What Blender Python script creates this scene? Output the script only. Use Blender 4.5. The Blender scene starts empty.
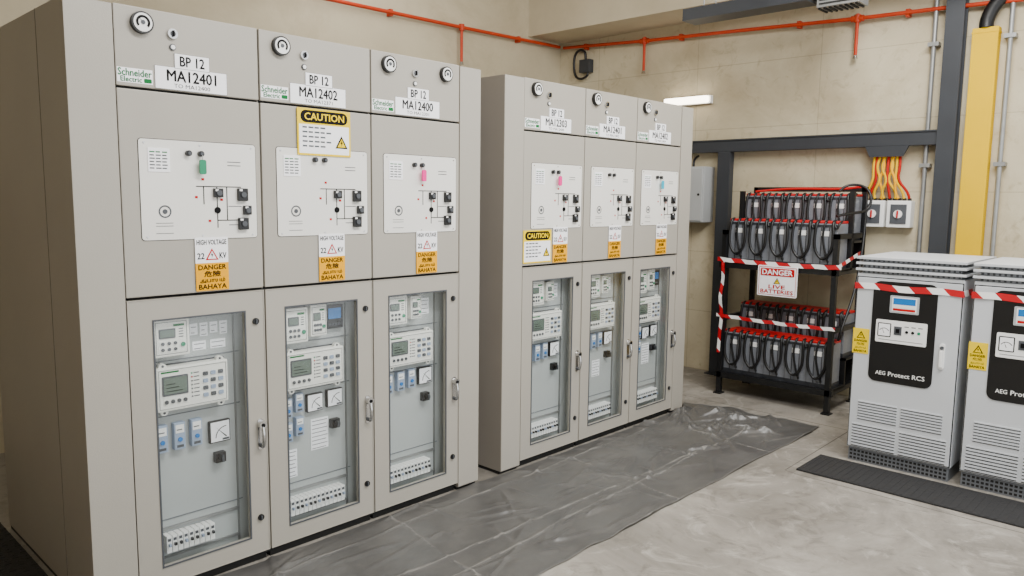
import bpy, bmesh, math, random
from mathutils import Vector, Matrix, noise
random.seed(4)
SC=bpy.context.scene
COL=SC.collection
# ------------------------------------------------------------------ materials
def lin(c):
    c=c/255.0
    return c/12.92 if c<=.04045 else ((c+.055)/1.055)**2.4
def rgb(h):
    return (lin(h[0]),lin(h[1]),lin(h[2]),1)
MATS={}
def mat(name,col,rough=.5,metal=0,noise_s=0,noise_amt=.06,bump=0,bump_s=200,emit=0,spec=.5):
    if name in MATS: return MATS[name]
    m=bpy.data.materials.new(name); m.use_nodes=True
    nt=m.node_tree; b=nt.nodes["Principled BSDF"]
    b.inputs["Base Color"].default_value=rgb(col)
    b.inputs["Roughness"].default_value=rough
    b.inputs["Metallic"].default_value=metal
    b.inputs["Specular IOR Level"].default_value=spec
    tc=nt.nodes.new("ShaderNodeTexCoord")
    if noise_s:
        n=nt.nodes.new("ShaderNodeTexNoise"); n.inputs["Scale"].default_value=noise_s; n.inputs["Detail"].default_value=5
        nt.links.new(tc.outputs["Object"],n.inputs["Vector"])
        r=nt.nodes.new("ShaderNodeMapRange"); r.inputs[1].default_value=.3; r.inputs[2].default_value=.7
        r.inputs[3].default_value=1-noise_amt; r.inputs[4].default_value=1+noise_amt
        nt.links.new(n.outputs["Fac"],r.inputs[0])
        mx=nt.nodes.new("ShaderNodeVectorMath"); mx.operation='SCALE'
        mx.inputs[0].default_value=rgb(col)[:3]
        nt.links.new(r.outputs[0],mx.inputs["Scale"])
        nt.links.new(mx.outputs[0],b.inputs["Base Color"])
    if bump:
        n=nt.nodes.new("ShaderNodeTexNoise"); n.inputs["Scale"].default_value=bump_s; n.inputs["Detail"].default_value=2
        nt.links.new(tc.outputs["Object"],n.inputs["Vector"])
        bp=nt.nodes.new("ShaderNodeBump"); bp.inputs["Strength"].default_value=bump; bp.inputs["Distance"].default_value=.002
        nt.links.new(n.outputs["Fac"],bp.inputs["Height"]); nt.links.new(bp.outputs[0],b.inputs["Normal"])
    if emit:
        b.inputs["Emission Color"].default_value=rgb(col); b.inputs["Emission Strength"].default_value=emit
    MATS[name]=m; return m
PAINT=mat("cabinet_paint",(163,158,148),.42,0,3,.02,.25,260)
SIDE_SHADED=mat("cabinet_paint_shaded",(146,139,130),.5,0,3,.03,.35,260)  # cabinet paint made darker and browner: the sides' shade is in the colour
SEAM=mat("dark_seam",(20,19,18),.8)
SEAM2=mat("panel_joint",(96,91,84),.8)
INNER=mat("inner_plate",(176,180,179),.5,0,4,.03)
WHITE=mat("white_plastic",(240,240,238),.4,0,5,.01)
PLATE=mat("mimic_plate_white",(228,226,220),.35,0,5,.01)
LABELW=mat("label_paper",(252,252,255),.5,0,5,.01)
CREAM=mat("relay_cream",(236,235,228),.45,0,5,.02)
BLACK=mat("black_plastic",(12,12,14),.4,0,8,.05)
INK=mat("ink_black",(5,5,7),.7,spec=.2)
INKG=mat("ink_grey",(72,75,80),.6)
RED=mat("red_plastic",(185,4,12),.45,0,6,.04)
REDINK=mat("red_ink",(180,0,8),.6,spec=.2)
GREEN=mat("logo_green",(0,105,50),.6,spec=.2)
GREENP=mat("green_plastic",(0,130,90),.5)
PINK=mat("pink_plastic",(235,30,140),.5)
CYAN=mat("cyan_plastic",(20,170,200),.5)
YELLOW=mat("sign_yellow",(240,206,0),.6,0,6,.02,spec=.1)
ORANGE=mat("sign_amber",(236,168,0),.6,0,6,.02,spec=.1)
BLUE=mat("screen_blue",(20,100,165),.25,0,6,.02,emit=.35)
LCD=mat("screen_lcd",(98,112,102),.25,0,6,.02)
BLUEG=mat("test_block_blue",(150,165,188),.5,0,6,.03)
CHROME=mat("chrome_metal",(205,205,205),.2,1,10,.04)
GALV=mat("galvanised_steel",(150,151,150),.45,.6,12,.1)
STEEL=mat("dark_grey_steel",(48,51,56),.5,.1,4,.1)
YELCOL=mat("yellow_paint",(222,180,0),.7,0,4,.03,spec=.05)
PIPE=mat("orange_pipe_paint",(182,56,22),.5,0,8,.08,spec=.3)
CABLEY=mat("cable_yellow",(225,178,0),.5,0,8,.05,spec=.2)
CABLER=mat("cable_red",(175,24,10),.5,0,8,.05,spec=.2)
AEGW=mat("charger_white_paint",(196,199,203),.4,0,3,.02,.1,300)
AEGM=mat("charger_vent_grey",(136,139,144),.5,0,3,.03)
AEGD=mat("charger_grey",(105,108,113),.45,0,3,.03)
SILV=mat("silver_panel",(185,190,195),.35,.3,5,.03)
BATT=mat("battery_grey",(118,121,128),.28,0,30,.12)
BATD=mat("battery_dark",(45,47,52),.4,0,6,.06)
RACK=mat("rack_black",(14,15,17),.45,0,8,.1)
BOXG=mat("wall_box_grey",(166,168,168),.45,0,4,.03)
LAMP=mat("lamp_diffuser",(255,243,222),.4,0,4,.01,emit=9)
def glass():
    m=bpy.data.materials.new("window_glass"); m.use_nodes=True; nt=m.node_tree; nt.nodes.clear()
    o=nt.nodes.new("ShaderNodeOutputMaterial"); t=nt.nodes.new("ShaderNodeBsdfTransparent"); g=nt.nodes.new("ShaderNodeBsdfGlossy")
    t.inputs[0].default_value=(.96,.97,.97,1); g.inputs["Roughness"].default_value=.12; g.inputs[0].default_value=(1,1,1,1)
    lw=nt.nodes.new("ShaderNodeLayerWeight"); lw.inputs[0].default_value=.2
    mr=nt.nodes.new("ShaderNodeMapRange"); mr.inputs[3].default_value=.03; mr.inputs[4].default_value=.10
    mx=nt.nodes.new("ShaderNodeMixShader")
    nt.links.new(lw.outputs["Fresnel"],mr.inputs[0]); nt.links.new(mr.outputs[0],mx.inputs[0]); nt.links.new(t.outputs[0],mx.inputs[1]); nt.links.new(g.outputs[0],mx.inputs[2]); nt.links.new(mx.outputs[0],o.inputs[0])
    return m
GLASS=glass()
def tape_mat():
    m=mat("hazard_tape",(230,230,228),.45); nt=m.node_tree; b=nt.nodes["Principled BSDF"]
    tc=nt.nodes.new("ShaderNodeTexCoord"); sp=nt.nodes.new("ShaderNodeSeparateXYZ"); nt.links.new(tc.outputs["Object"],sp.inputs[0])
    a=nt.nodes.new("ShaderNodeMath"); a.operation='ADD'; nt.links.new(sp.outputs[0],a.inputs[0]); nt.links.new(sp.outputs[2],a.inputs[1])
    a2=nt.nodes.new("ShaderNodeMath"); a2.operation='ADD'; nt.links.new(a.outputs[0],a2.inputs[0]); nt.links.new(sp.outputs[1],a2.inputs[1])
    d=nt.nodes.new("ShaderNodeMath"); d.operation='DIVIDE'; d.inputs[1].default_value=.2; nt.links.new(a2.outputs[0],d.inputs[0])
    f=nt.nodes.new("ShaderNodeMath"); f.operation='FRACT'; nt.links.new(d.outputs[0],f.inputs[0])
    g=nt.nodes.new("ShaderNodeMath"); g.operation='GREATER_THAN'; g.inputs[1].default_value=.5; nt.links.new(f.outputs[0],g.inputs[0])
    mx=nt.nodes.new("ShaderNodeMix"); mx.data_type='RGBA'; mx.inputs[6].default_value=rgb((240,240,238)); mx.inputs[7].default_value=rgb((185,8,26))
    nt.links.new(g.outputs[0],mx.inputs[0]); nt.links.new(mx.outputs[2],b.inputs["Base Color"])
    return m
TAPE=tape_mat()
def surf_mat(name,c1,c2,scale,rough,c3=None,s3=1.2,t3=(.5,.7),bump=.2,seam=0,c4=None,c5=None):
    m=bpy.data.materials.new(name); m.use_nodes=True; nt=m.node_tree; b=nt.nodes["Principled BSDF"]; b.inputs["Roughness"].default_value=rough
    tc=nt.nodes.new("ShaderNodeTexCoord")
    n=nt.nodes.new("ShaderNodeTexNoise"); n.inputs["Scale"].default_value=scale; n.inputs["Detail"].default_value=8; n.inputs["Roughness"].default_value=.65
    nt.links.new(tc.outputs["Object"],n.inputs["Vector"])
    r=nt.nodes.new("ShaderNodeMapRange"); r.inputs[1].default_value=.35; r.inputs[2].default_value=.65; nt.links.new(n.outputs["Fac"],r.inputs[0])
    mx=nt.nodes.new("ShaderNodeMix"); mx.data_type='RGBA'; mx.inputs[6].default_value=rgb(c1); mx.inputs[7].default_value=rgb(c2)
    nt.links.new(r.outputs[0],mx.inputs[0]); last=mx.outputs[2]
    def layer(last,col,s,t,amt,dist):
        n2=nt.nodes.new("ShaderNodeTexNoise"); n2.inputs["Scale"].default_value=s; n2.inputs["Detail"].default_value=10; n2.inputs["Roughness"].default_value=.7; n2.inputs["Distortion"].default_value=dist
        nt.links.new(tc.outputs["Object"],n2.inputs["Vector"])
        r2=nt.nodes.new("ShaderNodeMapRange"); r2.inputs[1].default_value=t[0]; r2.inputs[2].default_value=t[1]; r2.inputs[4].default_value=amt; nt.links.new(n2.outputs["Fac"],r2.inputs[0])
        m2=nt.nodes.new("ShaderNodeMix"); m2.data_type='RGBA'; m2.inputs[7].default_value=rgb(col)
        nt.links.new(last,m2.inputs[6]); nt.links.new(r2.outputs[0],m2.inputs[0]); return m2.outputs[2]
    if c3: last=layer(last,c3,s3,t3,1,.6)
    if c4: last=layer(last,c4[0],c4[1],c4[2],c4[3],1.5)
    if c5: last=layer(last,c5[0],c5[1],c5[2],c5[3],2.5)
    if seam:
        sp=nt.nodes.new("ShaderNodeSeparateXYZ"); nt.links.new(tc.outputs["Object"],sp.inputs[0])
        for ax,sz,off in((2,seam,0),(1,1.22,.4)):
            o=nt.nodes.new("ShaderNodeMath"); o.operation='ADD'; o.inputs[1].default_value=off; nt.links.new(sp.outputs[ax],o.inputs[0])
            d=nt.nodes.new("ShaderNodeMath"); d.operation='DIVIDE'; d.inputs[1].default_value=sz; nt.links.new(o.outputs[0],d.inputs[0])
            f=nt.nodes.new("ShaderNodeMath"); f.operation='FRACT'; nt.links.new(d.outputs[0],f.inputs[0])
            g=nt.nodes.new("ShaderNodeMath"); g.operation='LESS_THAN'; g.inputs[1].default_value=.012*.6/sz; nt.links.new(f.outputs[0],g.inputs[0])
            h=nt.nodes.new("ShaderNodeMath"); h.operation='MULTIPLY'; h.inputs[1].default_value=.32; nt.links.new(g.outputs[0],h.inputs[0])
            m3=nt.nodes.new("ShaderNodeMix"); m3.data_type='RGBA'; m3.inputs[7].default_value=rgb((104,92,74))
            nt.links.new(last,m3.inputs[6]); nt.links.new(h.outputs[0],m3.inputs[0]); last=m3.outputs[2]
    nt.links.new(last,b.inputs["Base Color"])
    bp=nt.nodes.new("ShaderNodeBump"); bp.inputs["Strength"].default_value=bump; bp.inputs["Distance"].default_value=.01
    nt.links.new(n.outputs["Fac"],bp.inputs["Height"]); nt.links.new(bp.outputs[0],b.inputs["Normal"])
    MATS[name]=m; return m
WALL=surf_mat("cream_wall_paint",(200,190,163),(187,175,147),1.4,.75,(170,156,127),.8,(.48,.72),.15,seam=.6,c4=((142,127,98),5,(.55,.72),.6))
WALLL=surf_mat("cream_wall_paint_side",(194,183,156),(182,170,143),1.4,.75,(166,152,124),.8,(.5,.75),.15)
BEAMM=surf_mat("beam_paint",(198,187,162),(186,174,148),1.4,.75,None)
CONC=surf_mat("concrete_floor",(160,154,145),(136,131,123),1.3,.55,(108,103,95),.8,(.44,.66),.3,c4=((84,79,72),5,(.52,.70),.65),c5=((184,179,170),2.4,(.54,.72),.7))
SHEET=surf_mat("grey_plastic_sheet",(88,87,85),(74,73,72),3.0,.34,(102,100,97),2.2,(.5,.8),.5)
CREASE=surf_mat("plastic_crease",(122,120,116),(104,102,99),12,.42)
MATB=surf_mat("black_rubber_mat",(36,35,36),(24,24,25),60,.7,None,bump=.6)
JOINT=mat("floor_joint",(98,93,86),.8,0,10,.3)

# ------------------------------------------------------------------ text cache
TC={}
def text_geo(s):
    if s in TC: return TC[s]
    c=bpy.data.curves.new("tmp_text","FONT"); c.body=s; c.size=1; c.resolution_u=2; c.fill_mode='FRONT'
    ob=bpy.data.objects.new("tmp_text",c); COL.objects.link(ob)
    dg=bpy.context.evaluated_depsgraph_get()
    me=bpy.data.meshes.new_from_object(ob.evaluated_get(dg))
    V=[(v.co.x,v.co.y) for v in me.vertices]; F=[tuple(p.vertices) for p in me.polygons]
    bpy.data.objects.remove(ob); bpy.data.curves.remove(c); bpy.data.meshes.remove(me)
    if V:
        x0=min(v[0] for v in V); x1=max(v[0] for v in V); y0=min(v[1] for v in V); y1=max(v[1] for v in V)
    else: x0=y0=0;x1=y1=1
    TC[s]=(V,F,x0,x1,y0,y1); return TC[s]
# ------------------------------------------------------------------ mesh builder  (local: x right, y into the thing, z up, front faces -y)
class MB:
    def __init__(s): s.V=[];s.F=[];s.M=[];s.S=[];s.mats=[]
    def mi(s,m):
        if m not in s.mats: s.mats.append(m)
        return s.mats.index(m)
    def add(s,V,F,m,smooth=False):
        o=len(s.V); s.V+= [tuple(v) for v in V]
        k=s.mi(m)
        for f in F: s.F.append(tuple(i+o for i in f)); s.M.append(k); s.S.append(smooth)
    def box(s,x0,x1,y0,y1,z0,z1,m,bev=0):
        if bev:
            bm=bmesh.new(); bmesh.ops.create_cube(bm,size=1)
            for v in bm.verts: v.co=Vector(((x0+x1)/2+v.co.x*(x1-x0),(y0+y1)/2+v.co.y*(y1-y0),(z0+z1)/2+v.co.z*(z1-z0)))
            bmesh.ops.bevel(bm,geom=list(bm.edges),offset=bev,segments=2,profile=.6,affect='EDGES')
            bm.verts.index_update()
            s.add([v.co[:] for v in bm.verts],[[v.index for v in f.verts] for f in bm.faces],m); bm.free(); return
        V=[(x,y,z) for x in(x0,x1) for y in(y0,y1) for z in(z0,z1)]
        s.add(V,[(0,1,3,2),(4,6,7,5),(0,4,5,1),(2,3,7,6),(0,2,6,4),(1,5,7,3)],m)
    def prism(s,pts,y0,y1,m):
        n=len(pts)
        V=[(p[0],y0,p[1]) for p in pts]+[(p[0],y1,p[1]) for p in pts]
        F=[tuple(range(n)),tuple(range(2*n-1,n-1,-1))]+[(i,i+n,(i+1)%n+n,(i+1)%n) for i in range(n)]
        s.add(V,F,m)
    def rrect(s,x0,x1,z0,z1,y0,y1,r,m,n=4):
        P=[]
        for cx,cz,a in((x1-r,z1-r,0),(x0+r,z1-r,90),(x0+r,z0+r,180),(x1-r,z0+r,270)):
            for i in range(n+1):
                t=math.radians(a+90*i/n); P.append((cx+r*math.cos(t),cz+r*math.sin(t)))
        s.prism(P,y0,y1,m)
    def ring(s,x0,x1,z0,z1,w,y0,y1,m):
        s.box(x0,x1,y0,y1,z1-w,z1,m); s.box(x0,x1,y0,y1,z0,z0+w,m)
        s.box(x0,x0+w,y0,y1,z0+w,z1-w,m); s.box(x1-w,x1,y0,y1,z0+w,z1-w,m)
    def disc(s,x,z,r,y0,y1,m,n=24):
        s.cyl((x,y0,z),(x,y1,z),r,m,n)
    def cyl(s,a,b,r,m,n=16,r2=None):
        a=Vector(a);b=Vector(b);d=(b-a).normalized(); u=d.orthogonal().normalized(); w=d.cross(u)
        r2=r if r2 is None else r2
        A=[a+(u*math.cos(2*math.pi*i/n)+w*math.sin(2*math.pi*i/n))*r for i in range(n)]
        B=[b+(u*math.cos(2*math.pi*i/n)+w*math.sin(2*math.pi*i/n))*r2 for i in range(n)]
        s.add(A+B,[(i,(i+1)%n,(i+1)%n+n,i+n) for i in range(n)],m,True)
        s.add(A,[tuple(range(n-1,-1,-1))],m); s.add(B,[tuple(range(n))],m)
    def annulus(s,x,z,r0,r1,y,m,a0=0,a1=360,n=24):
        V=[];F=[]
        for i in range(n+1):
            t=math.radians(a0+(a1-a0)*i/n)
            V+=[(x+r0*math.cos(t),y,z+r0*math.sin(t)),(x+r1*math.cos(t),y,z+r1*math.sin(t))]
        for i in range(n): F.append((2*i,2*i+2,2*i+3,2*i+1))
        s.add(V,F,m)
    def tube(s,path,r,m,n=8,smooth_path=0):
        P=[Vector(p) for p in path]
        for _ in range(smooth_path):
            Q=[P[0]]
            for i in range(len(P)-1):
                Q+= [P[i]*.75+P[i+1]*.25,P[i]*.25+P[i+1]*.75]
            Q.append(P[-1]); P=Q
        V=[];N=len(P); ref=None
        for i,p in enumerate(P):
            d=(P[min(i+1,N-1)]-P[max(i-1,0)]).normalized()
            if ref is None: ref=d.orthogonal().normalized()
            u=(ref-d*ref.dot(d)); u=u.normalized() if u.length>1e-6 else d.orthogonal().normalized(); ref=u; w=d.cross(u)
            V+=[p+(u*math.cos(2*math.pi*k/n)+w*math.sin(2*math.pi*k/n))*r for k in range(n)]
        F=[(i*n+k,i*n+(k+1)%n,(i+1)*n+(k+1)%n,(i+1)*n+k) for i in range(N-1) for k in range(n)]
        s.add(V,F,m,True); s.add(V[:n],[tuple(range(n-1,-1,-1))],m); s.add(V[-n:],[tuple(range(n))],m)
    def strip(s,path,hw,m,nrm=(0,-1,0)):
        P=[Vector(p) for p in path]; V=[]
        for i,p in enumerate(P):
            d=(P[min(i+1,len(P)-1)]-P[max(i-1,0)]).normalized(); w=d.cross(Vector(nrm)).normalized()
            V+=[p+w*hw,p-w*hw]
        s.add(V,[(2*i,2*i+1,2*i+3,2*i+2) for i in range(len(P)-1)],m)
    def text(s,t,x0,x1,z0,z1,y,m,bold=False,stretch=False,align='c',wt=1):
        V,F,a0,a1,b0,b1=text_geo(t)
        if not V: return
        sx=(x1-x0)/(a1-a0); sz=(z1-z0)/(b1-b0)
        if not stretch: sx=sz=min(sx,sz)
        cx=(x0+x1)/2 if align=='c' else x0+(a1-a0)*sx/2
        cz=(z0+z1)/2
        for k,(dx,dz) in enumerate(((-.024,0),(.024,0),(0,.018),(0,-.018)) if bold else ((0,0),)):
            s.add([(cx+(v[0]+dx*wt-(a0+a1)/2)*sx,y-.00025*k,cz+(v[1]+dz*wt-(b0+b1)/2)*sz) for v in V],F,m)
    def make(s,name,parent=None,loc=(0,0,0),rot=(0,0,0),label=None,**kw):
        me=bpy.data.meshes.new(name); me.from_pydata(s.V,[],s.F)
        for m in s.mats: me.materials.append(m)
        me.polygons.foreach_set("material_index",s.M); me.polygons.foreach_set("use_smooth",s.S); me.update()
        ob=bpy.data.objects.new(name,me); COL.objects.link(ob); ob.location=loc; ob.rotation_euler=rot
        if parent: ob.parent=parent
        if label: ob["label"]=label
        for k,v in kw.items(): ob[k]=v
        return ob
def thing(name,loc,rot,label,category,group=None):
    e=bpy.data.objects.new(name,None); COL.objects.link(e); e.location=loc; e.rotation_euler=rot; e.empty_display_size=.1
    e["label"]=label; e["category"]=category
    if group: e["group"]=group
    return e
BACK=(0,0,-math.pi/2)

# ------------------------------------------------------------------ signs
def tri(b,cx,cz,w,y,edge,fill,bolt=INK):
    h=w*.87
    b.prism([(cx-w/2,cz-h/2),(cx+w/2,cz-h/2),(cx,cz+h/2)],y-.0004,y,edge)
    k=.66
    b.prism([(cx-w/2*k,cz-h/2+h*.1),(cx+w/2*k,cz-h/2+h*.1),(cx,cz-h/2+h*.1+h*k)],y-.0010,y,fill)
    b.prism([(cx+.0*w,cz+h*.18),(cx-w*.1,cz-h*.12),(cx-w*.01,cz-h*.1),(cx-w*.03,cz-h*.34),(cx+w*.1,cz-h*.0),(cx+w*.01,cz-h*.02)],y-.0016,y,bolt)
def hv_sign(parent,x0,x1,z0,z1,y=-.0045):
    b=MB(); w=x1-x0; h=z1-z0; zm=z0+h*.52
    b.box(x0,x1,y-.002,y,zm,z1,LABELW); b.box(x0,x1,y-.002,y,z0,zm,ORANGE)
    t=y-.0026
    b.text("HIGH VOLTAGE",x0+w*.05,x1-w*.05,z1-h*.135,z1-h*.045,t,INK,True,True)
    b.text("22",x0+w*.06,x0+w*.27,zm+h*.08,zm+h*.19,t,INK,True,True)
    b.text("KV",x1-w*.27,x1-w*.06,zm+h*.08,zm+h*.19,t,INK,True,True)
    tri(b,(x0+x1)/2,zm+h*.165,w*.40,t+.0004,REDINK,LABELW)
    b.text("DANGER",x0+w*.08,x1-w*.08,zm-h*.125,zm-h*.035,t,INK,True,True)
    b.text("危險",x0+w*.25,x1-w*.25,zm-h*.26,zm-h*.15,t,INK,True,True)
    b.text("அபாயம்",x0+w*.12,x1-w*.12,zm-h*.375,zm-h*.28,t,INK,True,True)
    b.text("BAHAYA",x0+w*.08,x1-w*.08,z0+h*.03,z0+h*.12,t,INK,True,True)
    return b.make("warning_sign",parent,label="white and amber high voltage danger sign")
def caution_sign(parent,x0,x1,z0,z1,y=-.001):
    b=MB(); w=x1-x0; h=z1-z0
    b.box(x0,x1,y-.003,y,z0,z1,YELLOW); b.box(x0+w*.03,x1-w*.03,y-.0035,y,z0+h*.04,z0+h*.66,LABELW)
    b.rrect(x0+w*.06,x1-w*.06,z1-h*.30,z1-h*.04,y-.004,y,h*.12,INK)
    b.text("CAUTION",x0+w*.13,x1-w*.13,z1-h*.245,z1-h*.095,y-.0046,YELLOW,True,True)
    for i in range(5):
        zz=z0+h*(.58-.10*i)
        for j in range(5 if i%2 else 4):
            b.box(x0+w*(.09+.11*j),x0+w*(.17+.11*j+.01*((i+j)%2)),y-.0042,y,zz,zz+h*.035,INKG)
    tri(b,x1-w*.18,z0+h*.32,w*.24,y-.0036,INK,YELLOW)
    return b.make("caution_sign",parent,label="yellow and white caution notice sheet")

# ------------------------------------------------------------------ cabinet sub assemblies
def gauge(parent,x,z,r=.042):
    b=MB(); b.disc(x,z,r,-.022,0,BLACK,28); b.disc(x,z,r*.84,-.024,-.02,WHITE,28)
    b.annulus(x,z,r*.42,r*.64,-.0256,INK,-40,220,20)
    b.disc(x,z,r*.2,-.027,-.02,INKG,12)
    b.prism([(x-.002,z),(x+.002,z),(x-r*.4,z+r*.42)],-.0262,-.0255,INK)
    return b.make("pressure_gauge",parent,label="round gauge with black bezel and white dial")
def main_relay(parent,x0,x1,z0,z1,y0=.03):
    w=x1-x0;h=z1-z0
    b=MB(); b.box(x0-.003,x1+.003,y0+.045,y0+.06,z0-.004,z1+.004,INKG); b.box(x0,x1,y0,y0+.058,z0,z1,CREAM,.008)
    for cx in(x0+w*.1,x1-w*.1):
        for zz,d in((z1,1),(z0,-1)):
            b.disc(cx,zz,h*.09,y0+.01,y0+.03,CREAM,16); b.disc(cx,zz+d*h*.03,h*.03,y0+.008,y0+.03,INKG,8)
    b.box(x0+w*.06,x0+w*.3,y0-.001,y0,z1-h*.13,z1-h*.09,GREEN)
    b.ring(x0+w*.03,x0+w*.97,z0+h*.06,z1-h*.06,.0015,y0-.0012,y0,INKG)
    for i in range(7):
        b.disc(x0+w*.475,z1-h*(.2+.09*i),h*.02,y0-.003,y0,REDINK if i==1 else (GREENP if i==0 else INKG),8)
        b.box(x0+w*.50,x0+w*.58,y0-.001,y0,z1-h*(.215+.09*i),z1-h*(.19+.09*i),INKG)
    r=b.make("protection_relay",parent,label="cream protection relay with screen and keypad")
    s=MB(); s.rrect(x0+w*.07,x0+w*.42,z0+h*.36,z1-h*.2,y0-.004,y0,.004,INKG); s.rrect(x0+w*.09,x0+w*.40,z0+h*.40,z1-h*.24,y0-.005,y0,.003,LCD)
    for i in range(3): s.box(x0+w*.12,x0+w*(.34-.05*i),y0-.0055,y0,z0+h*(.45+.08*i),z0+h*(.47+.08*i),INK)
    s.make("relay_screen",r)
    k=MB(); k.box(x0+w*.08,x0+w*.92,y0-.0008,y0,z0+h*.14,z0+h*.86,CREAM)
    for i in range(3):
        for j in range(4):
            k.rrect(x0+w*(.63+.11*i),x0+w*(.70+.11*i),z0+h*(.2+.165*j),z0+h*(.29+.165*j),y0-.006,y0,.003,INKG if (i+j)%2 else BLUEG,2)
    for i in range(4): k.disc(x0+w*(.12+.085*i),z0+h*.22,h*.045,y0-.006,y0,INKG,12)
    k.make("relay_keypad",r)
def small_relay(parent,x0,x1,z0,z1,y0=.03):
    w=x1-x0;h=z1-z0
    b=MB(); b.box(x0-.003,x1+.003,y0+.045,y0+.06,z0-.004,z1+.004,INKG); b.box(x0,x1,y0,y0+.058,z0,z1,CREAM,.006); b.ring(x0+w*.08,x1-w*.08,z0+h*.07,z1-h*.07,.002,y0-.001,y0,INKG)
    b.box(x0+w*.55,x1-w*.15,y0-.001,y0,z1-h*.2,z1-h*.14,GREEN)
    for i in range(4): b.box(x0+w*.7,x0+w*.82,y0-.001,y0,z0+h*(.5+.07*i),z0+h*(.525+.07*i),INKG)
    r=b.make("auxiliary_relay",parent,label="small cream relay with green screen")
    s=MB(); s.rrect(x0+w*.16,x0+w*.6,z0+h*.5,z1-h*.25,y0-.004,y0,.003,INKG); s.rrect(x0+w*.19,x0+w*.57,z0+h*.53,z1-h*.28,y0-.005,y0,.002,LCD); s.make("relay_screen",r)
    k=MB(); k.box(x0+w*.14,x0+w*.9,y0-.0012,y0,z0+h*.11,z0+h*.44,CREAM)
    for i in range(3):
        for j in range(2): k.disc(x0+w*(.25+.17*i),z0+h*(.2+.16*j),h*.045,y0-.006,y0,INKG,10)
    k.disc(x0+w*.8,z0+h*.3,h*.06,y0-.006,y0,GREENP,10)
    k.make("relay_keypad",r)
def meter(parent,x0,x1,z0,z1,y0=.068,digital=False):
    b=MB(); w=x1-x0;h=z1-z0
    b.box(x0,x1,y0,y0+.02,z0,z1,BLACK,.002)
    if digital:
        b.box(x0+w*.14,x1-w*.14,y0-.002,y0,z0+h*.42,z1-h*.14,BLUE)
        for i in range(4): b.box(x0+w*(.16+.18*i),x0+w*(.27+.18*i),y0-.003,y0,z0+h*.14,z0+h*.24,INKG)
        return b.make("digital_meter",parent,label="black digital meter with lit blue screen")
    b.box(x0+w*.05,x1-w*.05,y0-.001,y0,z0+h*.05,z1-h*.05,LABELW)
    b.annulus(x1-w*.2,z0+h*.22,w*.5,w*.54,y0-.002,INK,90,180,12)
    b.prism([(x1-w*.22,z0+h*.2),(x1-w*.18,z0+h*.24),(x0+w*.3,z1-h*.3)],y0-.0025,y0-.002,INK)
    b.box(x0+w*.6,x1-w*.08,y0-.0025,y0,z0+h*.08,z0+h*.17,INKG)
    return b.make("panel_meter",parent,label="square analogue meter with white dial")
def test_block(parent,x,z,w=.04,h=.10):
    b=MB(); b.box(x,x+w,.060,.09,z,z+h,BLUEG,.003); b.box(x+w*.12,x+w*.88,.0585,.06,z+h*.62,z+h*.92,WHITE); b.box(x+w*.2,x+w*.7,.058,.0585,z+h*.72,z+h*.76,INKG)
    b.disc(x+w*.5,z+h*.38,w*.2,.054,.06,BLUE,10); b.box(x+w*.2,x+w*.8,.0585,.06,z+h*.08,z+h*.18,INKG)
    b.make("indicator_block",parent,label="pale blue indicator block with white tag")
def selector(parent,x,z):
    b=MB(); b.box(x-.024,x+.024,.06,.09,z-.024,z+.024,BLACK,.003); b.disc(x,z,.016,.045,.06,BLACK,14); b.box(x-.004,x+.004,.036,.046,z-.016,z+.016,INKG)
    b.make("selector_switch",parent,label="black rotary selector switch")
def papers(parent,x0,x1,z0,z1):
    b=MB(); b.box(x0,x1,.088,.0895,z0,z1,LABELW)
    n=max(2,int((z1-z0)/.018))
    for i in range(n): 
        zz=z1-(i+.7)*(z1-z0)/n; b.box(x0+.006,x1-.006-.008*(i%2),.0872,.088,zz,zz+.003,INKG)
    b.make("paper_note",parent,label="white printed paper note")
def breakers(parent,x0,n,z0,z1):
    for i in range(n):
        b=MB(); x=x0+i*.024
        b.box(x,x+.021,.035,.09,z0,z1,WHITE,.002); b.box(x+.004,x+.017,.033,.035,z1-.022,z1-.01,INKG); b.box(x+.006,x+.015,.022,.035,(z0+z1)/2-.006,(z0+z1)/2+.006,BLACK if i%3 else BLUEG)
        b.make("miniature_breaker",parent,label="white miniature circuit breaker")

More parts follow.
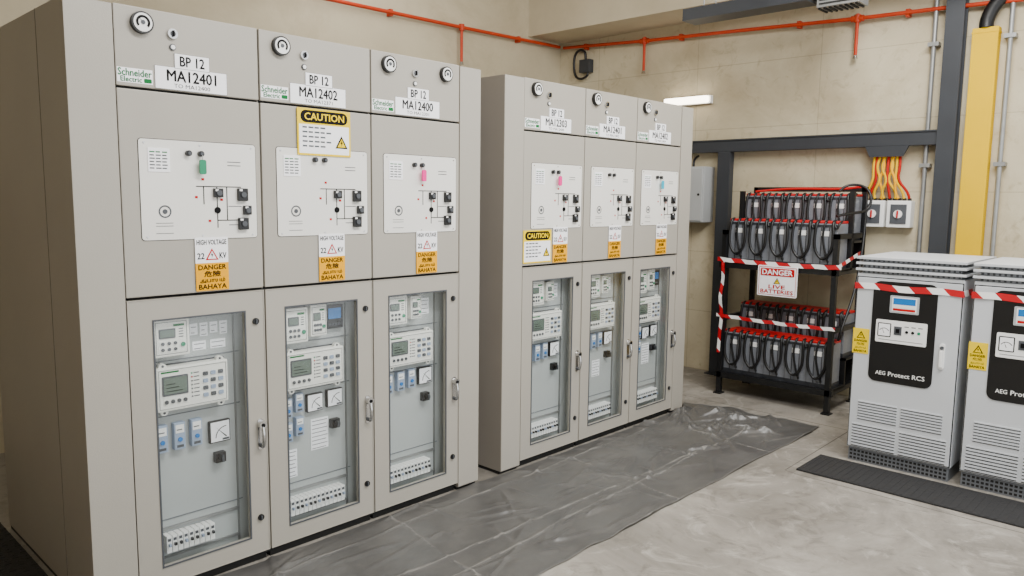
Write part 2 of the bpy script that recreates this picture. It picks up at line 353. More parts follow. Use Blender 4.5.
def cabinet(X,name1,name2,label,tag,opts):
    c=thing("switchgear_cabinet",(X,0,0),(0,0,0),label,"electrical cabinet","medium voltage switchgear cabinets")
    W=.6
    b=MB()
    D=1.25
    b.box(.001,W-.001,.021,D,1.29,2.43,SIDE_SHADED)
    b.box(.003,W-.003,.0195,.022,1.288,2.432,SEAM)  # body front coloured dark, so the shade in the door gaps is painted
    b.box(.001,W-.001,.10,D,.03,1.29,SIDE_SHADED)
    b.box(.03,W-.03,.09,.101,.06,1.27,INNER)
    b.box(.001,.035,.0205,.10,.03,1.29,INNER); b.box(W-.035,W-.001,.0205,.10,.03,1.29,INNER)
    b.box(.035,W-.035,.0205,.10,1.262,1.29,INNER); b.box(.035,W-.035,.0205,.10,.03,.075,INNER)
    b.ring(.001,W-.001,.03,1.29,.02,.0195,.0205,SEAM)  # same painted gap shade around the lower door
    b.box(.01,W-.01,.03,D,0,.03,SEAM)
    b.box(.090,.096,.08,.09,.09,1.24,GALV); b.box(W-.116,W-.11,.08,.09,.09,1.24,GALV)
    b.box(.09,W-.09,.086,.09,.76,.764,AEGD); b.box(.09,W-.09,.086,.09,1.0,1.004,AEGD); b.box(.09,W-.09,.086,.09,.30,.303,AEGD)
    b.box(.11,.49,.08,.09,(.255),(.268),GALV); b.box(.11,.49,.08,.09,.13,.14,GALV)
    b.make("cabinet_body",c,label="sheet steel cabinet body")
    b=MB(); b.box(.004,W-.004,0,.02,2.128,2.435,PAINT,.004)
    b.box(.008,.142,-.0006,0,2.142,2.198,LABELW)
    b.text("Schneider",.011,.138,2.168,2.195,-.0012,GREEN,True,True); b.text("Electric",.02,.10,2.146,2.165,-.0012,GREEN,True,True)
    b.rrect(.108,.138,2.146,2.163,-.0012,0,.004,GREEN)
    ib=b.make("instrument_compartment",c)
    gauge(ib,.105,2.375)
    if opts.get("g2"): gauge(ib,.49,2.372,.040)
    k=MB(); kx=.225 if not opts.get("g2") else .28
    k.disc(kx,2.352,.02,-.012,0,CHROME,18); k.disc(kx,2.352,.011,-.014,-.012,INKG,12); k.box(kx-.0025,kx+.0025,-.022,-.012,2.34,2.364,INK)
    k.make("key_lock",ib,label="chrome key lock")
    k=MB(); k.disc(kx,2.30,.013,-.006,0,INKG,14); k.disc(kx,2.30,.009,-.009,-.006,WHITE,12); k.make("indicator_button",ib,label="small white indicator button")
    p=MB(); p.box(.15,.45,-.003,0,2.132,2.222,LABELW); p.box(.23,.375,-.004,0,2.218,2.278,LABELW)
    p.ring(.15,.45,2.132,2.222,.0012,-.0034,-.003,INKG); p.ring(.23,.375,2.218,2.278,.0012,-.0044,-.004,INKG)
    p.text("BP 12",.252,.353,2.229,2.268,-.0048,INK,True,True); p.text(name1,.198,.402,2.166,2.210,-.0038,INK,True,True)
    p.text("TO "+name2,.225,.375,2.141,2.157,-.0038,INK,False,True)
    p.make("name_plate",ib,label="white name plate with black lettering")
    b=MB(); b.box(.004,W-.004,0,.02,1.296,2.118,PAINT,.004); b.make("upper_door",c,label="painted steel upper door")
    # mimic panel
    b=MB(); b.rrect(.072,.573,1.522,1.932,-.0015,0,.014,SEAM); b.rrect(.0745,.5705,1.5245,1.9295,-.003,0,.012,PLATE)
    y=-.0042
    def ln(x0,x1,z0,z1,m=INK): b.box(x0,x1,y,-.003,z0,z1,m)
    ln(.30,.50,1.743,1.747); ln(.388,.392,1.57,1.745); ln(.39,.50,1.60,1.604); ln(.432,.436,1.60,1.745); ln(.33,.334,1.67,1.745)
    b.disc(.39,1.645,.014,-.007,-.003,INK,16); b.annulus(.168,1.64,.02,.026,y,INKG); b.disc(.168,1.64,.010,-.005,-.003,INKG,12)
    for (x,z) in((.33,1.775),(.30,1.70),(.41,1.69),(.355,1.60)): b.box(x-.006,x+.006,y,-.003,z-.005,z+.005,REDINK)
    for z in(1.85,1.835,1.66,1.58): b.box(.44,.50,y,-.003,z,z+.003,INKG)
    for z in(1.60,1.612,1.57): b.box(.13,.20,y,-.003,z-.02,z-.018,INKG)
    for x in (.095,.322,.55):
        for z in(1.538,1.915): b.disc(x,z,.004,-.0055,-.003,CHROME,8)
    mp=b.make("mimic_panel",c,label="white mimic diagram panel")
    q=MB(); q.box(.108,.195,-.0056,-.003,1.80,1.895,LABELW)
    for i in range(6):
        for j in range(3): q.box(.114+.025*j,.132+.025*j+.003*((i+j)%2),-.0062,-.0056,1.812+.013*i,1.817+.013*i,INKG if i<5 else GREEN)
    q.make("data_card",mp,label="white printed data card")
    for x0,z0,x1,z1 in((.372,1.70,.412,1.738),(.48,1.685,.525,1.74),(.48,1.56,.525,1.612),(.505,1.625,.54,1.665)):
        q=MB(); q.box(x0,x1,-.02,-.003,z0,z1,BLACK,.003); q.disc((x0+x1)/2,(z0+z1)/2,.012,-.026,-.02,INKG,12); q.box(x0+.005,x0+.018,-.021,-.02,z1-.012,z1-.004,WHITE)
        q.make("switch_actuator",mp,label="black switch actuator block")
    for x in(.27,.322):
        q=MB(); q.disc(x,1.88,.012,-.02,-.003,BLACK,14); q.disc(x,1.88,.007,-.024,-.02,INKG,12); q.make("push_button",mp,label="black push button")
    if tag:
        q=MB(); q.cyl((.322,-.026,1.872),(.322,-.026,1.85),.002,CHROME,6); q.rrect(.308,.336,1.795,1.855,-.03,-.022,.008,tag); q.make("key_tag",mp,label="coloured plastic key tag")
    # lower door
    b=MB(); wx0,wx1,wz0,wz1=.105,.50,.135,1.192
    b.box(.004,wx0,0,.02,.05,1.284,PAINT); b.box(wx1,W-.004,0,.02,.05,1.284,PAINT); b.box(wx0,wx1,0,.02,wz1,1.284,PAINT); b.box(wx0,wx1,0,.02,.05,wz0,PAINT)
    b.ring(wx0-.006,wx1+.006,wz0-.006,wz1+.006,.007,-.003,.001,INKG)
    b.ring(.004,W-.004,.05,1.284,.004,-.002,0,PAINT)
    ld=b.make("lower_door",c,label="painted steel door with tall window")
    g=MB(); g.box(wx0,wx1,.008,.011,wz0,wz1,GLASS); g.make("door_glass",ld,label="clear window pane")
    h=MB(); h.rrect(.547,.575,.545,.69,-.006,0,.010,CHROME); h.disc(.561,.665,.018,-.032,-.006,CHROME,16); h.disc(.561,.665,.009,-.035,-.032,INK,10)
    h.tube([(.561,-.028,.655),(.561,-.036,.62),(.561,-.034,.585),(.561,-.026,.562)],.0085,CHROME,10,2); h.disc(.561,.565,.010,-.026,-.006,INKG,10)
    h.make("door_handle",ld,label="chrome swing handle")
    for z in(1.145,.22):
        h=MB(); h.disc(.552,z,.015,-.008,0,BLACK,14); h.box(.549,.555,-.014,-.008,z-.01,z+.01,INKG); h.make("door_lock",ld,label="black quarter turn lock")
    hv_sign(c,.285,.43,1.302,1.530)
    if opts.get("caution")=="top":  caution_sign(c,.18,.47,1.90,2.115,-.006)
    if opts.get("caution")=="low":  caution_sign(c,.005,.27,1.31,1.515)
    L=opts["layout"]
    if L==1:
        small_relay(c,.11,.265,1.03,1.19); main_relay(c,.118,.43,.795,.985)
        for i in range(4): papers(c,.29+.045*i,.325+.045*i,1.10-.01*(i%2),1.15)
        papers(c,.30,.36,1.03,1.07); papers(c,.38,.45,1.03,1.07)
        for x in(.12,.195,.27): test_block(c,x,.61,.048,.12)
        meter(c,.355,.45,.60,.70); selector(c,.40,.53)
        breakers(c,.135,9,.17,.245)
    elif L==2:
        small_relay(c,.112,.24,1.01,1.18); small_relay(c,.255,.345,1.03,1.185); meter(c,.365,.465,1.05,1.17,digital=True)
        main_relay(c,.118,.44,.78,.965)
        for x,z in((.12,.64),(.12,.52),(.182,.66),(.182,.54)): test_block(c,x,z,.044,.095)
        meter(c,.25,.34,.645,.735); meter(c,.365,.455,.65,.74); selector(c,.41,.56)
        papers(c,.28,.38,.44,.60); papers(c,.115,.20,.33,.47); breakers(c,.13,13,.155,.235)
    else:
        small_relay(c,.112,.25,1.03,1.185); small_relay(c,.275,.35,1.05,1.175); papers(c,.375,.45,1.06,1.15)
        main_relay(c,.118,.435,.80,.975)
        for x,z in((.125,.65),(.205,.655),(.28,.66)): test_block(c,x,z,.048,.105)
        meter(c,.36,.455,.665,.76); selector(c,.41,.59)
        if opts.get("paper"): papers(c,.25,.34,.44,.56)
        breakers(c,.13,12,.155,.235)
    return c
def side_cover(c,x0,x1,left=True):
    b=MB(); b.box(x0,x1,0,1.25,.02,2.432,SIDE_SHADED,.003)
    b.box(x0+.001,x1-.001,-.002,.004,.025,2.43,PAINT)
    if left:
        b.box(x0-.0015,x0+.001,.33,.3325,.02,2.432,SEAM2)
    b.box(x0+.004,x1-.004,.02,1.24,0,.02,SEAM)
    b.make("side_cover",c,label="tall painted steel end cover")
def CAB(X,n1,n2,lab,tag,**o): return cabinet(X,n1,n2,lab,tag,o)
a1=CAB(0,"MA12401","MA12400","tall grey steel switchgear cabinet marked MA12401 with green key tag",GREENP,layout=1)
a2=CAB(.6,"MA12402","MA12371","tall grey steel switchgear cabinet marked MA12402 with yellow caution notice",None,layout=2,caution="top")
a3=CAB(1.2,"MA12400","MA12301","tall grey steel switchgear cabinet marked MA12400 with two gauges",PINK,layout=3,g2=True)
X2=2.327
a4=CAB(X2,"MA12303","MA12400","tall grey steel switchgear cabinet with caution and danger signs",PINK,layout=3,caution="low")
a5=CAB(X2+.6,"MA12401","MA12402","tall grey steel switchgear cabinet in the middle of its bank",None,layout=3,paper=True)
a6=CAB(X2+1.2,"MA12402","MA12404","tall grey steel switchgear cabinet with blue key tag beside the aisle",CYAN,layout=2)
side_cover(a1,-.17,0); side_cover(a3,.6,.76,False); side_cover(a4,-.17,0); side_cover(a6,.6,.765,False)

# ------------------------------------------------------------------ battery rack  (front X=5.0, left Y=.08)
RX,RY=5.0,.08
rk=thing("battery_rack",(RX,RY,0),BACK,"black steel two-tier battery rack wrapped with hazard tape by the wall","battery rack")
RW=1.0; RD=.60
b=MB()
for x in(0,RW-.04):
    b.box(x,x+.04,0,.04,0,1.46,RACK); b.box(x,x+.04,RD-.04,RD,0,1.84,RACK); b.box(x,x+.04,.29,.32,1.17,1.80,RACK)
    b.box(x,x+.04,.0,RD,1.13,1.17,RACK); b.box(x,x+.04,0,RD,.15,.19,RACK); b.box(x-.015,x+.055,-.02,.06,0,.012,RACK); b.box(x-.015,x+.055,RD-.06,RD+.02,0,.012,RACK)
    b.box(x,x+.04,.04,RD,.66,.70,RACK)
    b.box(x,x+.04,0,RD,1.42,1.46,RACK)
b.box(0,RW,RD-.04,RD,1.80,1.84,RACK)
b.make("rack_frame",rk)
for z in(.15,1.13):
    b=MB(); b.box(-.02,RW+.02,0,.035,z,z+.05,RACK); b.box(0,RW,.03,.31,z+.03,z+.05,RACK)
    b.box(0,RW,.31,RD,z+.25,z+.27,RACK); b.box(0,RW,.31,.33,z+.03,z+.27,RACK); b.box(0,RW,RD-.03,RD,z+.0,z+.27,RACK)
    b.make("rack_shelf",rk,label="stepped black shelf")
def hang(x0,x1,z0,z1,sag,y=-.012,n=24):
    return [(x0+(x1-x0)*i/n, y-.006*math.sin(i*.9), z0+(z1-z0)*i/n-sag*4*(i/n)*(1-i/n)+.002*math.sin(i*1.7)) for i in range(n+1)]
for path,hw in((hang(-.03,RW+.04,1.205,1.20,.012),.018),(hang(-.02,RW+.02,.71,.705,.01),.015),
               ([(.022+.008*math.sin(i*.8),-.012-.006*math.sin(i*1.3),1.2-.055*i) for i in range(16)],.015)):
    b=MB(); b.strip(path,hw,TAPE); b.make("barrier_tape",rk,label="red and white striped barrier tape")
b=MB(); b.strip([(RW+.012,-.01+.1*i,1.20+.02*i) for i in range(6)],.016,TAPE,(1,0,0)); b.make("barrier_tape",rk,label="red and white striped barrier tape")
b=MB(); b.rrect(.36,.70,.925,1.18,-.030,-.024,.01,LABELW); b.ring(.37,.69,.935,1.17,.004,-.031,-.03,REDINK)
b.rrect(.385,.675,1.095,1.158,-.032,-.024,.01,REDINK); b.text("DANGER",.40,.66,1.105,1.148,-.033,LABELW,True,True)
tri(b,.53,1.055,.06,-.0305,INK,YELLOW)
b.text("LIVE",.46,.60,.99,1.02,-.0315,REDINK,True,True); b.text("BATTERIES",.39,.67,.948,.98,-.0315,REDINK,True,True)
b.make("danger_sign",rk,label="white and red battery danger sign")
def battery_geo():
    w,d,h=.186,.235,.36
    A=MB(); A.box(0,w,0,d,0,h,BATT,.008)
    for i in range(1,3): A.box(w*i/3-.003,w*i/3+.003,-.003,.001,.03,h-.03,BATD)
    A.box(.0,w,-.002,0,h-.03,h-.008,BATD); A.box(.06,w-.06,-.003,0,h-.10,h-.06,WHITE); A.box(-.001,w+.001,-.002,d,0,.035,BATD)
    R=MB(); R.box(-.001,w+.001,.01,d-.005,h,h+.020,RED,.006)
    for i in range(3): R.disc(w*(i+.5)/3,h+.014,.012,.004,.012,BATD,10)
    Cb=MB()
    Cb.tube([(.03,.03,h+.02),(.03,-.02,h+.01),(.018,-.028,h-.10),(.026,-.032,h-.22),(w*.5,-.034,h-.30),(w-.026,-.032,h-.22),(w-.018,-.028,h-.10),(w-.03,-.02,h+.01),(w-.03,.03,h+.02)],.012,BLACK,8,3)
    Cb.tube([(w*.5,.03,h+.02),(w*.5,-.015,h+.01),(w*.42,-.02,h-.10),(w*.58,-.02,h-.24),(w*.7,-.012,h-.31)],.009,BLACK,8,2)
    Cb.tube([(w*.85,.03,h+.02),(w*.9,-.012,h+.0),(w*1.0,-.018,h-.05),(w*1.1,-.012,h+.0),(w*1.12,.03,h+.02)],.009,BLACK,8,2)
    return A,R,Cb
A,R,Cb=battery_geo(); first=None
for tier,zb in((0,.20),(1,1.18)):
    for row,(yb,dz) in enumerate(((.045,0),(.325,.22))):
        for i in range(5):
            loc=(RX+yb, RY-.04-i*.186, zb+dz)
            if first is None:
                e=thing("battery",loc,BACK,"grey battery block with red cover and looped black cable","battery","battery blocks on the rack")
                p=[A.make("battery_case",e),R.make("terminal_cover",e,label="red terminal cover"),Cb.make("battery_cable",e,label="black looped cable")]
                first=(e,p)
            else:
                e=first[0].copy(); COL.objects.link(e); e.location=loc
                for q in first[1]:
                    q2=q.copy(); q2.parent=e; COL.objects.link(q2)
b=MB(); 
b.tube([(.86,.33,1.80),(.90,.40,1.86),(1.03,.42,1.85),(1.10,.40,1.76),(1.08,.38,1.64),(.98,.2,1.62),(.93,.12,1.60)],.011,BLACK,8,3)
b.tube([(.05,.5,1.80),(.4,.5,1.83),(.8,.5,1.82),(.97,.5,1.84)],.01,RED,8,2)
b.tube([(1.01,.1,.60),(1.03,.1,.7),(1.05,.3,1.0),(1.04,.45,1.4),(1.02,.5,1.78)],.011,BLACK,8,3)
b.make("battery_link_cable",rk,label="loose black and red link cables")
# ------------------------------------------------------------------ chargers
def charger(Y0,lab):
    c=thing("battery_charger",(4.02,Y0,0),BACK,lab,"battery charger","battery charger cabinets")
    W=.62;D=.75
    b=MB(); b.box(0,W,.012,D,.09,1.255,AEGW,.003)
    b.box(.01,W-.01,.02,D-.02,0,.09,AEGD)
    b.ring(.002,W-.002,.094,1.236,.008,.0105,.0125,SEAM)
    for i in range(24):
        for j in range(3): b.box(.02+i*.0245,.036+i*.0245,.017,.021,.012+j*.025,.026+j*.025,SEAM)
    b.make("charger_body",c,label="light grey steel cabinet body")
    d=MB(); d.box(.008,W-.008,0,.014,.1,1.230,AEGW,.004)
    dr=d.make("charger_door",c,label="light grey steel door")
    for (z0,z1,x0,x1) in((.105,.265,.03,.59),(.29,.42,.06,.56)):
        g=MB(); n=int((z1-z0)/.018)
        for i in range(n):
            zz=z0+i*(z1-z0)/n
            for xa,xb in((x0,(x0+x1)/2-.012),((x0+x1)/2+.012,x1)):
                g.box(xa,xb,-.0015,0,zz+.001,zz+.008,SEAM if z0<.2 else INKG); g.prism([(xa,zz+.008),(xb,zz+.008),(xb,zz+.015),(xa,zz+.015)],-.006,0,AEGW)
        g.make("ventilation_louvre",dr,label="slotted ventilation louvre")
    p=MB(); p.rrect(.11,.485,.565,1.215,-.006,0,.045,BLACK,6)
    p.text("AEG",.155,.215,.612,.636,-.007,WHITE,True,True,wt=.5); p.text("Protect RCS",.232,.445,.610,.638,-.007,WHITE,True,True,wt=.5)
    pp=p.make("control_panel",dr,label="black rounded control panel")
    s=MB(); s.rrect(.215,.385,1.02,1.13,-.010,-.006,.006,SILV); s.box(.228,.372,-.0115,-.01,1.03,1.12,WHITE); s.box(.235,.365,-.0125,-.011,1.075,1.115,BLUE); s.box(.235,.365,-.0125,-.011,1.055,1.07,WHITE); s.box(.235,.365,-.0125,-.011,1.035,1.050,REDINK)
    s.make("display_screen",pp,label="small blue and red display in silver frame")
    s=MB(); s.rrect(.140,.440,.825,.970,-.010,-.006,.008,WHITE)
    s.rrect(.152,.232,.862,.950,-.0115,-.01,.006,INK); s.box(.158,.226,-.0125,-.0115,.868,.944,LABELW); s.annulus(.192,.885,.03,.034,-.0130,INK,30,150,10); s.prism([(.190,.885),(.194,.885),(.178,.92)],-.0132,-.0125,INK)
    for i in range(3): s.disc(.325+.035*i,.905,.009,-.014,-.01,INK if i<2 else GREENP,12)
    s.box(.25,.295,-.013,-.01,.88,.935,INKG); s.box(.262,.283,-.018,-.013,.895,.92,INK)
    for i in range(3): s.box(.31+.04*i,.335+.04*i,-.0105,-.01,.935,.94,INKG)
    s.box(.16,.42,-.0105,-.01,.842,.845,INKG)
    s.make("keypad",pp,label="white plate with small meter and switches")
    h=MB(); h.rrect(.515,.545,.70,.86,-.008,0,.012,WHITE); h.box(.521,.539,-.03,-.01,.715,.82,WHITE,.005); h.disc(.53,.835,.011,-.022,-.008,INKG,12); h.make("door_handle",dr,label="white swing handle")
    y=MB(); y.box(.0,.10,-.003,-.0005,.73,.895,YELLOW); tri(y,.05,.855,.055,-.003,INK,YELLOW)
    y.text("DANGER",.01,.09,.808,.823,-.0038,INK,True,True); y.text("危險",.025,.075,.785,.802,-.0038,INK,False,True); y.text("அபாயம்",.015,.085,.762,.779,-.0038,INK,False,True); y.text("BAHAYA",.01,.09,.74,.756,-.0038,INK,True,True)
    y.make("warning_sticker",dr,label="yellow danger sticker")
    t=MB(); t.strip([(-.006+.632*i/20,-.011-.004*math.sin(i),1.175+.004*math.sin(i*.5)) for i in range(21)],.020,TAPE)
    t.strip([(-.006,-.011+.035*i,1.175) for i in range(21)],.020,TAPE,(1,0,0)); t.strip([(W+.006,-.011+.035*i,1.175) for i in range(21)],.020,TAPE,(1,0,0)); t.make("barrier_tape",c,label="red and white striped barrier tape")
    r=MB()
    for i,(z,hh) in enumerate(((1.255,.020),(1.290,.024),(1.329,.020))):
        o=.012
        r.box(.012+o,W-.012-o,.012+o,D-.03,z,z+hh,AEGM)
        for k in range(20):
            xa=.03+k*.029; r.box(xa,xa+.012,.023,.026,z+.005,z+hh-.005,INKG)
        for k in range(22):
            ya=.04+k*.031; r.box(W-.026,W-.0225,ya,ya+.013,z+.005,z+hh-.005,INKG)
        r.box(-.008,W+.008,-.008,D,z+hh,z+hh+.015,AEGW,.0015)
    r.make("ventilated_roof",c,label="layered light grey vented roof cover")
    return c
charger(-1.415,"light grey battery charger with black control panel beside the battery rack")
charger(-2.085,"light grey battery charger with black control panel beside another charger")

# ------------------------------------------------------------------ back wall services  (local x = -Y, y = X-5.75)
WB=(5.748,0,0)
def bw(b,name,lab,cat,**k): return b.make(name,None,WB,BACK,lab,category=cat,**k)
b=MB(); b.box(-2.55,1.40,-.12,-.04,2.175,2.285,STEEL,.004); b.box(-2.55,1.40,-.13,-.03,2.28,2.292,STEEL)
for x in(-1.6,.1): b.box(x,x+.1,-.04,0,2.18,2.28,STEEL)
bw(b,"steel_beam","dark grey steel beam along the cream wall","steel beam")
b=MB(); b.box(-.50,-.37,-.12,-.04,.01,2.175,STEEL,.003); b.box(-.54,-.33,-.135,-.02,0,.012,STEEL)
bw(b,"steel_post","dark grey steel post behind the battery rack","steel post")
b=MB(); b.box(1.405,1.535,-.15,-.138,.012,4.2,STEEL); b.box(1.405,1.535,-.05,-.038,.012,4.2,STEEL); b.box(1.464,1.476,-.138,-.05,.012,4.2,STEEL); b.box(1.38,1.56,-.17,-.02,0,.015,STEEL)
bw(b,"steel_column","dark grey steel column standing against the wall","steel column")
b=MB(); b.box(1.585,1.76,-.10,-.005,.0,3.04,YELCOL,.005); b.box(1.582,1.763,-.103,-.002,3.0,3.012,YELCOL)
bw(b,"yellow_cable_duct","bright yellow vertical cable duct on the cream wall","cable duct")
b=MB(); b.tube([(1.67,-.07,3.04),(1.67,-.07,3.10),(1.71,-.07,3.20),(1.82,-.07,3.32),(1.92,-.07,3.5),(1.92,-.07,4.2)],.05,BLACK,14,3)
bw(b,"black_conduit","thick black bent conduit above the yellow duct","conduit")
for x in(1.31,1.83):
    b=MB(); b.tube([(x,-.05,0),(x,-.05,4.2)],.018,GALV,10)
    for z in(.8,2.0,2.95): b.box(x-.04,x+.04,-.075,0,z,z+.03,GALV)
    bw(b,"vertical_pipe","thin grey vertical pipe clipped to the cream wall","pipe")
b=MB(); b.box(-.98,-.59,-.20,0,1.50,2.04,BOXG,.006); e=bw(b,"wall_box","light grey steel electrical box on the wall near a post","electrical box")
d=MB(); d.box(-.965,-.605,-.21,-.20,1.515,2.025,BOXG,.004); d.disc(-.64,1.77,.012,-.216,-.21,BLACK,10)
d.make("box_door",e,label="grey door")
d=MB(); d.tube([(-.74,-.15,2.04),(-.74,-.15,2.10),(-.76,-.06,2.14),(-.76,-.03,2.15)],.012,BLACK,8,2); d.make("box_cable",e,label="black cable")
for x in(.855,1.06):
    b=MB(); b.box(x,x+.185,-.11,0,1.51,1.73,WHITE,.006); e=bw(b,"isolator_box","small white isolator box with coloured cables on the wall","isolator box",group="white isolator boxes")
    d=MB(); d.box(x+.03,x+.155,-.118,-.11,1.54,1.70,INKG,.003); d.disc(x+.092,1.62,.034,-.126,-.118,WHITE,16); d.box(x+.086,x+.098,-.145,-.126,1.59,1.65,RED,.003); d.make("rotary_switch",e,label="rotary switch with red grip")
random.seed(9)
for i in range(10):
    x0=.875+.038*i; xt=.93+.022*i; b=MB(); j=random.uniform(-.03,.03)
    b.tube([(x0,-.06,1.73),(x0+(xt-x0)*.2+j,-.08,1.80),(xt-j,-.09+j*.3,1.90),(xt+j,-.09,2.0),(xt,-.08,2.10),(xt,-.05,2.155)],.011,(CABLEY,CABLER,CABLEY,ORANGE)[i%4],8,2)
    b.box(x0-.012,x0+.012,-.075,-.045,1.725,1.75,BLACK)
    bw(b,"power_cable","coloured power cable from wall isolator up to steel beam","cable",group="coloured power cables")
b=MB(); b.prism([(.86,2.175),(1.20,2.175),(1.16,2.09),(.90,2.09)],-.125,-.105,STEEL); b.box(.90,1.16,-.105,0,2.155,2.17,STEEL); bw(b,"cable_bracket","dark steel cable bracket hanging under the beam","bracket")
b=MB(); b.box(-1.16,-.64,-.05,0,2.655,2.735,WHITE,.006); e=bw(b,"wall_lamp","short lit fluorescent lamp on the cream wall","lamp")
d=MB(); d.box(-1.14,-.66,-.10,-.05,2.662,2.728,LAMP,.012); d.make("lamp_diffuser",e,label="glowing white diffuser")
b=MB()
b.tube([(-2.5,-.06,3.40),(-1.42,-.06,3.34),(-.39,-.06,3.30),(.71,-.06,3.25),(1.32,-.06,3.235),(3.4,-.06,3.16)],.017,PIPE,10)
for x,z in((-2.2,3.38),(-1.0,3.325),(.2,3.275),(1.1,3.24)): b.box(x-.015,x+.015,-.06,0,z-.03,z+.03,PIPE)
for x,z,l in((-1.42,3.34,.30),(.71,3.25,.30)):
    b.tube([(x,-.06,z+.04),(x,-.06,z-l)],.014,PIPE,10); b.cyl((x,-.06,z-.03),(x,-.06,z+.03),.028,PIPE); b.cyl((x-.05,-.06,z+.002),(x+.05,-.06,z-.002),.026,PIPE)
    b.cyl((x,-.06,z-l-.03),(x,-.06,z-l),.024,CHROME,12,.015)
bw(b,"orange_pipe","thin orange-red sprinkler pipe along the back wall","pipe")
b=MB()
b.tube([(-1.0,2.54,3.22),(2.65,2.54,3.36),(4.14,2.54,3.38),(5.66,2.54,3.41)],.017,PIPE,10)
b.tube([(4.16,2.54,3.40),(4.16,2.54,3.05)],.014,PIPE,10); b.cyl((4.16,2.54,3.35),(4.16,2.54,3.41),.027,PIPE); b.cyl((4.16,2.54,3.02),(4.16,2.54,3.05),.024,CHROME,12,.015)
for x,z in((.6,3.28),(2.0,3.335),(3.3,3.37),(5.0,3.395)): b.box(x-.015,x+.015,2.54,2.598,z-.03,z+.03,PIPE)
b.make("orange_pipe",None,label="thin orange-red sprinkler pipe along the side wall",category="pipe")
b=MB(); b.box(-2.26,-2.12,-.08,0,3.10,3.24,STEEL,.005); b.tube([(-2.2,-.04,3.24),(-2.2,-.05,3.33),(-2.28,-.05,3.36),(-2.36,-.05,3.30),(-2.35,-.05,3.08),(-2.26,-.05,3.03),(-2.16,-.05,3.06),(-2.16,-.05,3.10)],.014,BLACK,8,2)
bw(b,"junction_box","dark junction box with looped black cable near the corner","junction box")
b=MB(); b.box(4.9,5.12,-.60,.50,3.27,3.29,STEEL); b.box(4.9,4.915,-.60,.50,3.29,3.37,STEEL); b.box(5.105,5.12,-.60,.50,3.29,3.37,STEEL)
for y in(-.4,.3): b.cyl((4.91,y,3.37),(4.91,y,4.2),.006,GALV,8); b.cyl((5.11,y,3.37),(5.11,y,4.2),.006,GALV,8)
for i in range(4): b.tube([(4.94+.045*i,-.58,3.31),(4.94+.045*i,.48,3.31)],.018,BLACK,8)
b.make("cable_tray",None,label="dark suspended cable tray with black cables",category="cable tray")
b=MB(); b.box(4.95,5.15,-.98,-.66,3.21,3.4,GALV,.004)
for i in range(8): b.box(4.97,5.13,-.96+i*.04,-.945+i*.04,3.2,3.21,SEAM)
for i in range(5): b.box(4.945,4.95,-.96,-.68,3.23+i*.03,3.242+i*.03,SEAM)
for y in(-.9,-.74): b.cyl((5.05,y,3.4),(5.05,y,4.2),.006,GALV,8)
b.make("air_diffuser",None,label="silver slotted air diffuser hanging from above",category="air vent")

# ------------------------------------------------------------------ room
def st(b,name): return b.make(name,None,kind="structure")
b=MB(); b.box(-3.4,5.9,-5,2.75,-.1,0,CONC)
def crack(pts,w=.007):
    for (xa,ya),(xb,yb) in zip(pts,pts[1:]):
        d=Vector((xb-xa,yb-ya,0)).normalized(); n=Vector((-d.y,d.x,0))*w/2
        b.add([(xa-n.x,ya-n.y,.0008),(xb-n.x,yb-n.y,.0008),(xb+n.x,yb+n.y,.0008),(xa+n.x,ya+n.y,.0008)],[(0,1,2,3)],JOINT)
crack([(3.5,-5),(3.5,-1.3),(3.52,-1.22),(4.7,-1.20)],.008); crack([(4.7,-1.2),(4.72,.6)],.008)
st(b,"floor")
b=MB(); b.box(5.75,5.9,-5,2.75,0,4.2,WALL); st(b,"wall_back")
b=MB(); b.box(-3.25,5.75,2.6,2.75,0,4.2,WALLL); st(b,"wall_left")
b=MB(); b.box(-3.4,-3.25,-5,2.75,0,4.2,WALLL); st(b,"wall_front_light_block")  # unseen wall added to block light from reaching the cabinet ends
b=MB(); b.box(-3.4,5.9,-5,2.75,4.2,4.3,BEAMM); st(b,"ceiling")
b=MB(); b.box(5.2,5.75,-5,2.6,3.46,4.2,BEAMM); st(b,"trim_1")
# plastic sheet
b=MB(); NX,NY=640,130; V=[];CR=[]
x0,x1=-.9,4.62
random.seed(21)
segs=[]
for c0,sl,xa,xb in((-.20,.02,-.9,4.4),(-.52,-.03,-.9,4.2),(-.80,.03,-.9,4.5)):
    segs.append((xa,c0,xb,c0+sl*(xb-xa),.012,.010))
for xx in(1.15,2.6,3.75): segs.append((xx,-1.0,xx+.12,-.02,.012,.009))
for i in range(130):
    X=random.uniform(-.3,4.3); Y=random.uniform(-1,-.05); a=random.gauss(0,.5) if random.random()<.6 else random.gauss(1.57,.6); l=random.uniform(.1,.6)
    segs.append((X,Y,X+l*math.cos(a),Y+l*math.sin(a),random.uniform(.004,.010),random.uniform(.009,.02)))
for i in range(22):
    X=random.uniform(3.6,4.45); Y=random.uniform(-.95,-.05); a=random.uniform(0,3.14); l=random.uniform(.15,.5)
    segs.append((X,Y,X+l*math.cos(a),Y+l*math.sin(a),random.uniform(.014,.028),random.uniform(.014,.022)))
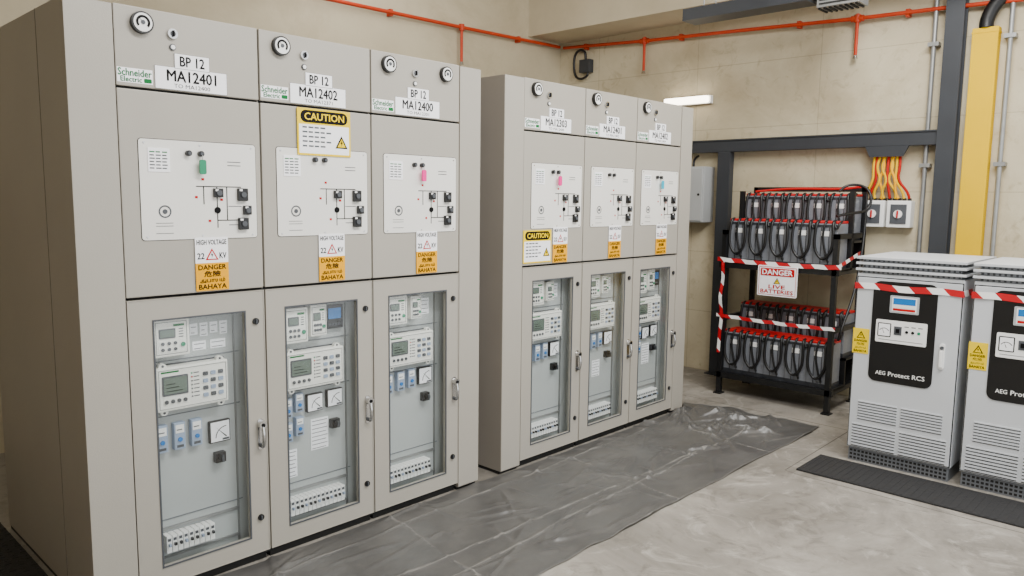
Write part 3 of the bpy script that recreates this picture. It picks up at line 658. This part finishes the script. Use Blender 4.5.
def crease(X,Y):
    h=0;k=0
    jx=.03*noise.noise(Vector((X*3,Y*3,4))); jy=.03*noise.noise(Vector((X*2.2,Y*2.2,8)))
    X+=jx;Y+=jy
    for (ax,ay,bx,by,hh,w) in segs:
        if Y<min(ay,by)-.05 or Y>max(ay,by)+.05 or X<min(ax,bx)-.05 or X>max(ax,bx)+.05: continue
        dx=bx-ax;dy=by-ay;L=dx*dx+dy*dy; t=((X-ax)*dx+(Y-ay)*dy)/L
        if t<0 or t>1: continue
        d2=(X-ax-t*dx)**2+(Y-ay-t*dy)**2
        f=math.exp(-d2/(w*w))
        if hh==.012:
            f*= (.7+.4*noise.noise(Vector((X*4,Y*4,2)))); k=max(k,f)
        else: f*=min(1,4*t,4*(1-t))
        h+=hh*f*(.6 if hh==.012 else 1)
    return h,k
for i in range(NX+1):
    s=i/NX; X=x0+(x1-x0)*s
    yb=-1.01+.018*noise.noise(Vector((X*1.3,3,0)))+.010*noise.noise(Vector((X*6,9,0)))
    yt=-.005 if X<4.31 else .10
    for j in range(NY+1):
        t=j/NY
        Y=yt+(yb-yt)*t
        Xx=X+ (.08*noise.noise(Vector((Y*3,7,1)))-.35*max(0,.35-t)*1.2 if s>.95 else 0)*max(0,(s-.95)/.05)
        h,k=crease(X,Y)
        lump=.055*math.exp(-((X-4.36)/.12)**2-((Y+.35)/.30)**2)*(1+.5*noise.noise(Vector((X*9,Y*9,6))))
        z=.004+.014*max(0,noise.noise(Vector((X*1.8,Y*4.5,0))))+.008*max(0,noise.noise(Vector((X*7,Y*9,5))))+h+lump
        e=min(1,max(t-.975,0)/.025+max(s-.988,0)/.012); z+=.003*e
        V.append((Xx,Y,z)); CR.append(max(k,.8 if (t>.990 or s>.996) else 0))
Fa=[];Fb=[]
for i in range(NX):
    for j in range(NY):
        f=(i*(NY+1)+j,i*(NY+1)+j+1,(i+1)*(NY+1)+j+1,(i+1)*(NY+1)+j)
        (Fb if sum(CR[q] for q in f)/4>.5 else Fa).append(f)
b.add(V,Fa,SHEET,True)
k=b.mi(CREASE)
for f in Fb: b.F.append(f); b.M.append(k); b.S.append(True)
b.make("plastic_sheet",None,label="wrinkled dark grey plastic sheet on the floor along the cabinets",category="plastic sheet")
b=MB(); b.box(3.57,3.965,-3.6,-1.27,0,.012,MATB,.004)
for i in range(58): b.box(3.58,3.955,-3.58+i*.04,-3.565+i*.04,.012,.0135,MATB)
b.make("rubber_mat",None,label="black ribbed rubber mat in front of the chargers",category="mat")
b=MB(); b.box(-.95,-.19,.05,2.4,0,.006,MATB)
for i in range(18):
    for j in range(51):
        x=-.93+i*.042; y=.07+j*.045
        if (i+j)%2: b.box(x,x+.026,y,y+.007,.006,.009,MATB)
        else: b.box(x+.009,x+.016,y-.01,y+.016,.006,.009,MATB)
b.make("checker_plate",None,label="dark checker plate trench cover beside the cabinets",category="floor plate")

# ------------------------------------------------------------------ light
w=bpy.data.worlds.new("w"); SC.world=w; w.use_nodes=True
w.node_tree.nodes["Background"].inputs[0].default_value=(.96,.985,1.0,1); w.node_tree.nodes["Background"].inputs[1].default_value=2.1
def area(loc,tgt,sx,sy,e,col=(1,.99,.97)):
    l=bpy.data.lights.new("area_light","AREA"); l.shape='RECTANGLE'; l.size=sx; l.size_y=sy; l.energy=e; l.color=col
    o=bpy.data.objects.new("ceiling_light",l); COL.objects.link(o); o.location=loc
    o.rotation_euler=(Vector(tgt)-Vector(loc)).to_track_quat('-Z','Y').to_euler()
area((1.6,-2.6,4.1),(2.0,-1.6,0),3.2,.5,220)
area((4.0,-1.6,4.1),(4.4,-.6,0),.6,2.0,150)
area((2.5,1.9,4.0),(3,2.3,2.4),3,.3,35)
# ------------------------------------------------------------------ camera
yaw,pit,rol=.7571,.1168,.0121
fw=Vector((math.cos(yaw)*math.cos(pit),math.sin(yaw)*math.cos(pit),-math.sin(pit)))
r=Vector((math.sin(yaw),-math.cos(yaw),0)); u=r.cross(fw)
r2=r*math.cos(rol)+u*math.sin(rol); u2=-r*math.sin(rol)+u*math.cos(rol)
M=Matrix((( r2.x,u2.x,-fw.x,-1.1324),(r2.y,u2.y,-fw.y,-3.1865),(r2.z,u2.z,-fw.z,1.7105),(0,0,0,1)))
cam=bpy.data.cameras.new("camera"); cam.sensor_width=36; cam.lens=763.6/1024*36; cam.clip_start=.05
co=bpy.data.objects.new("camera",cam); COL.objects.link(co); co.matrix_world=M; SC.camera=co
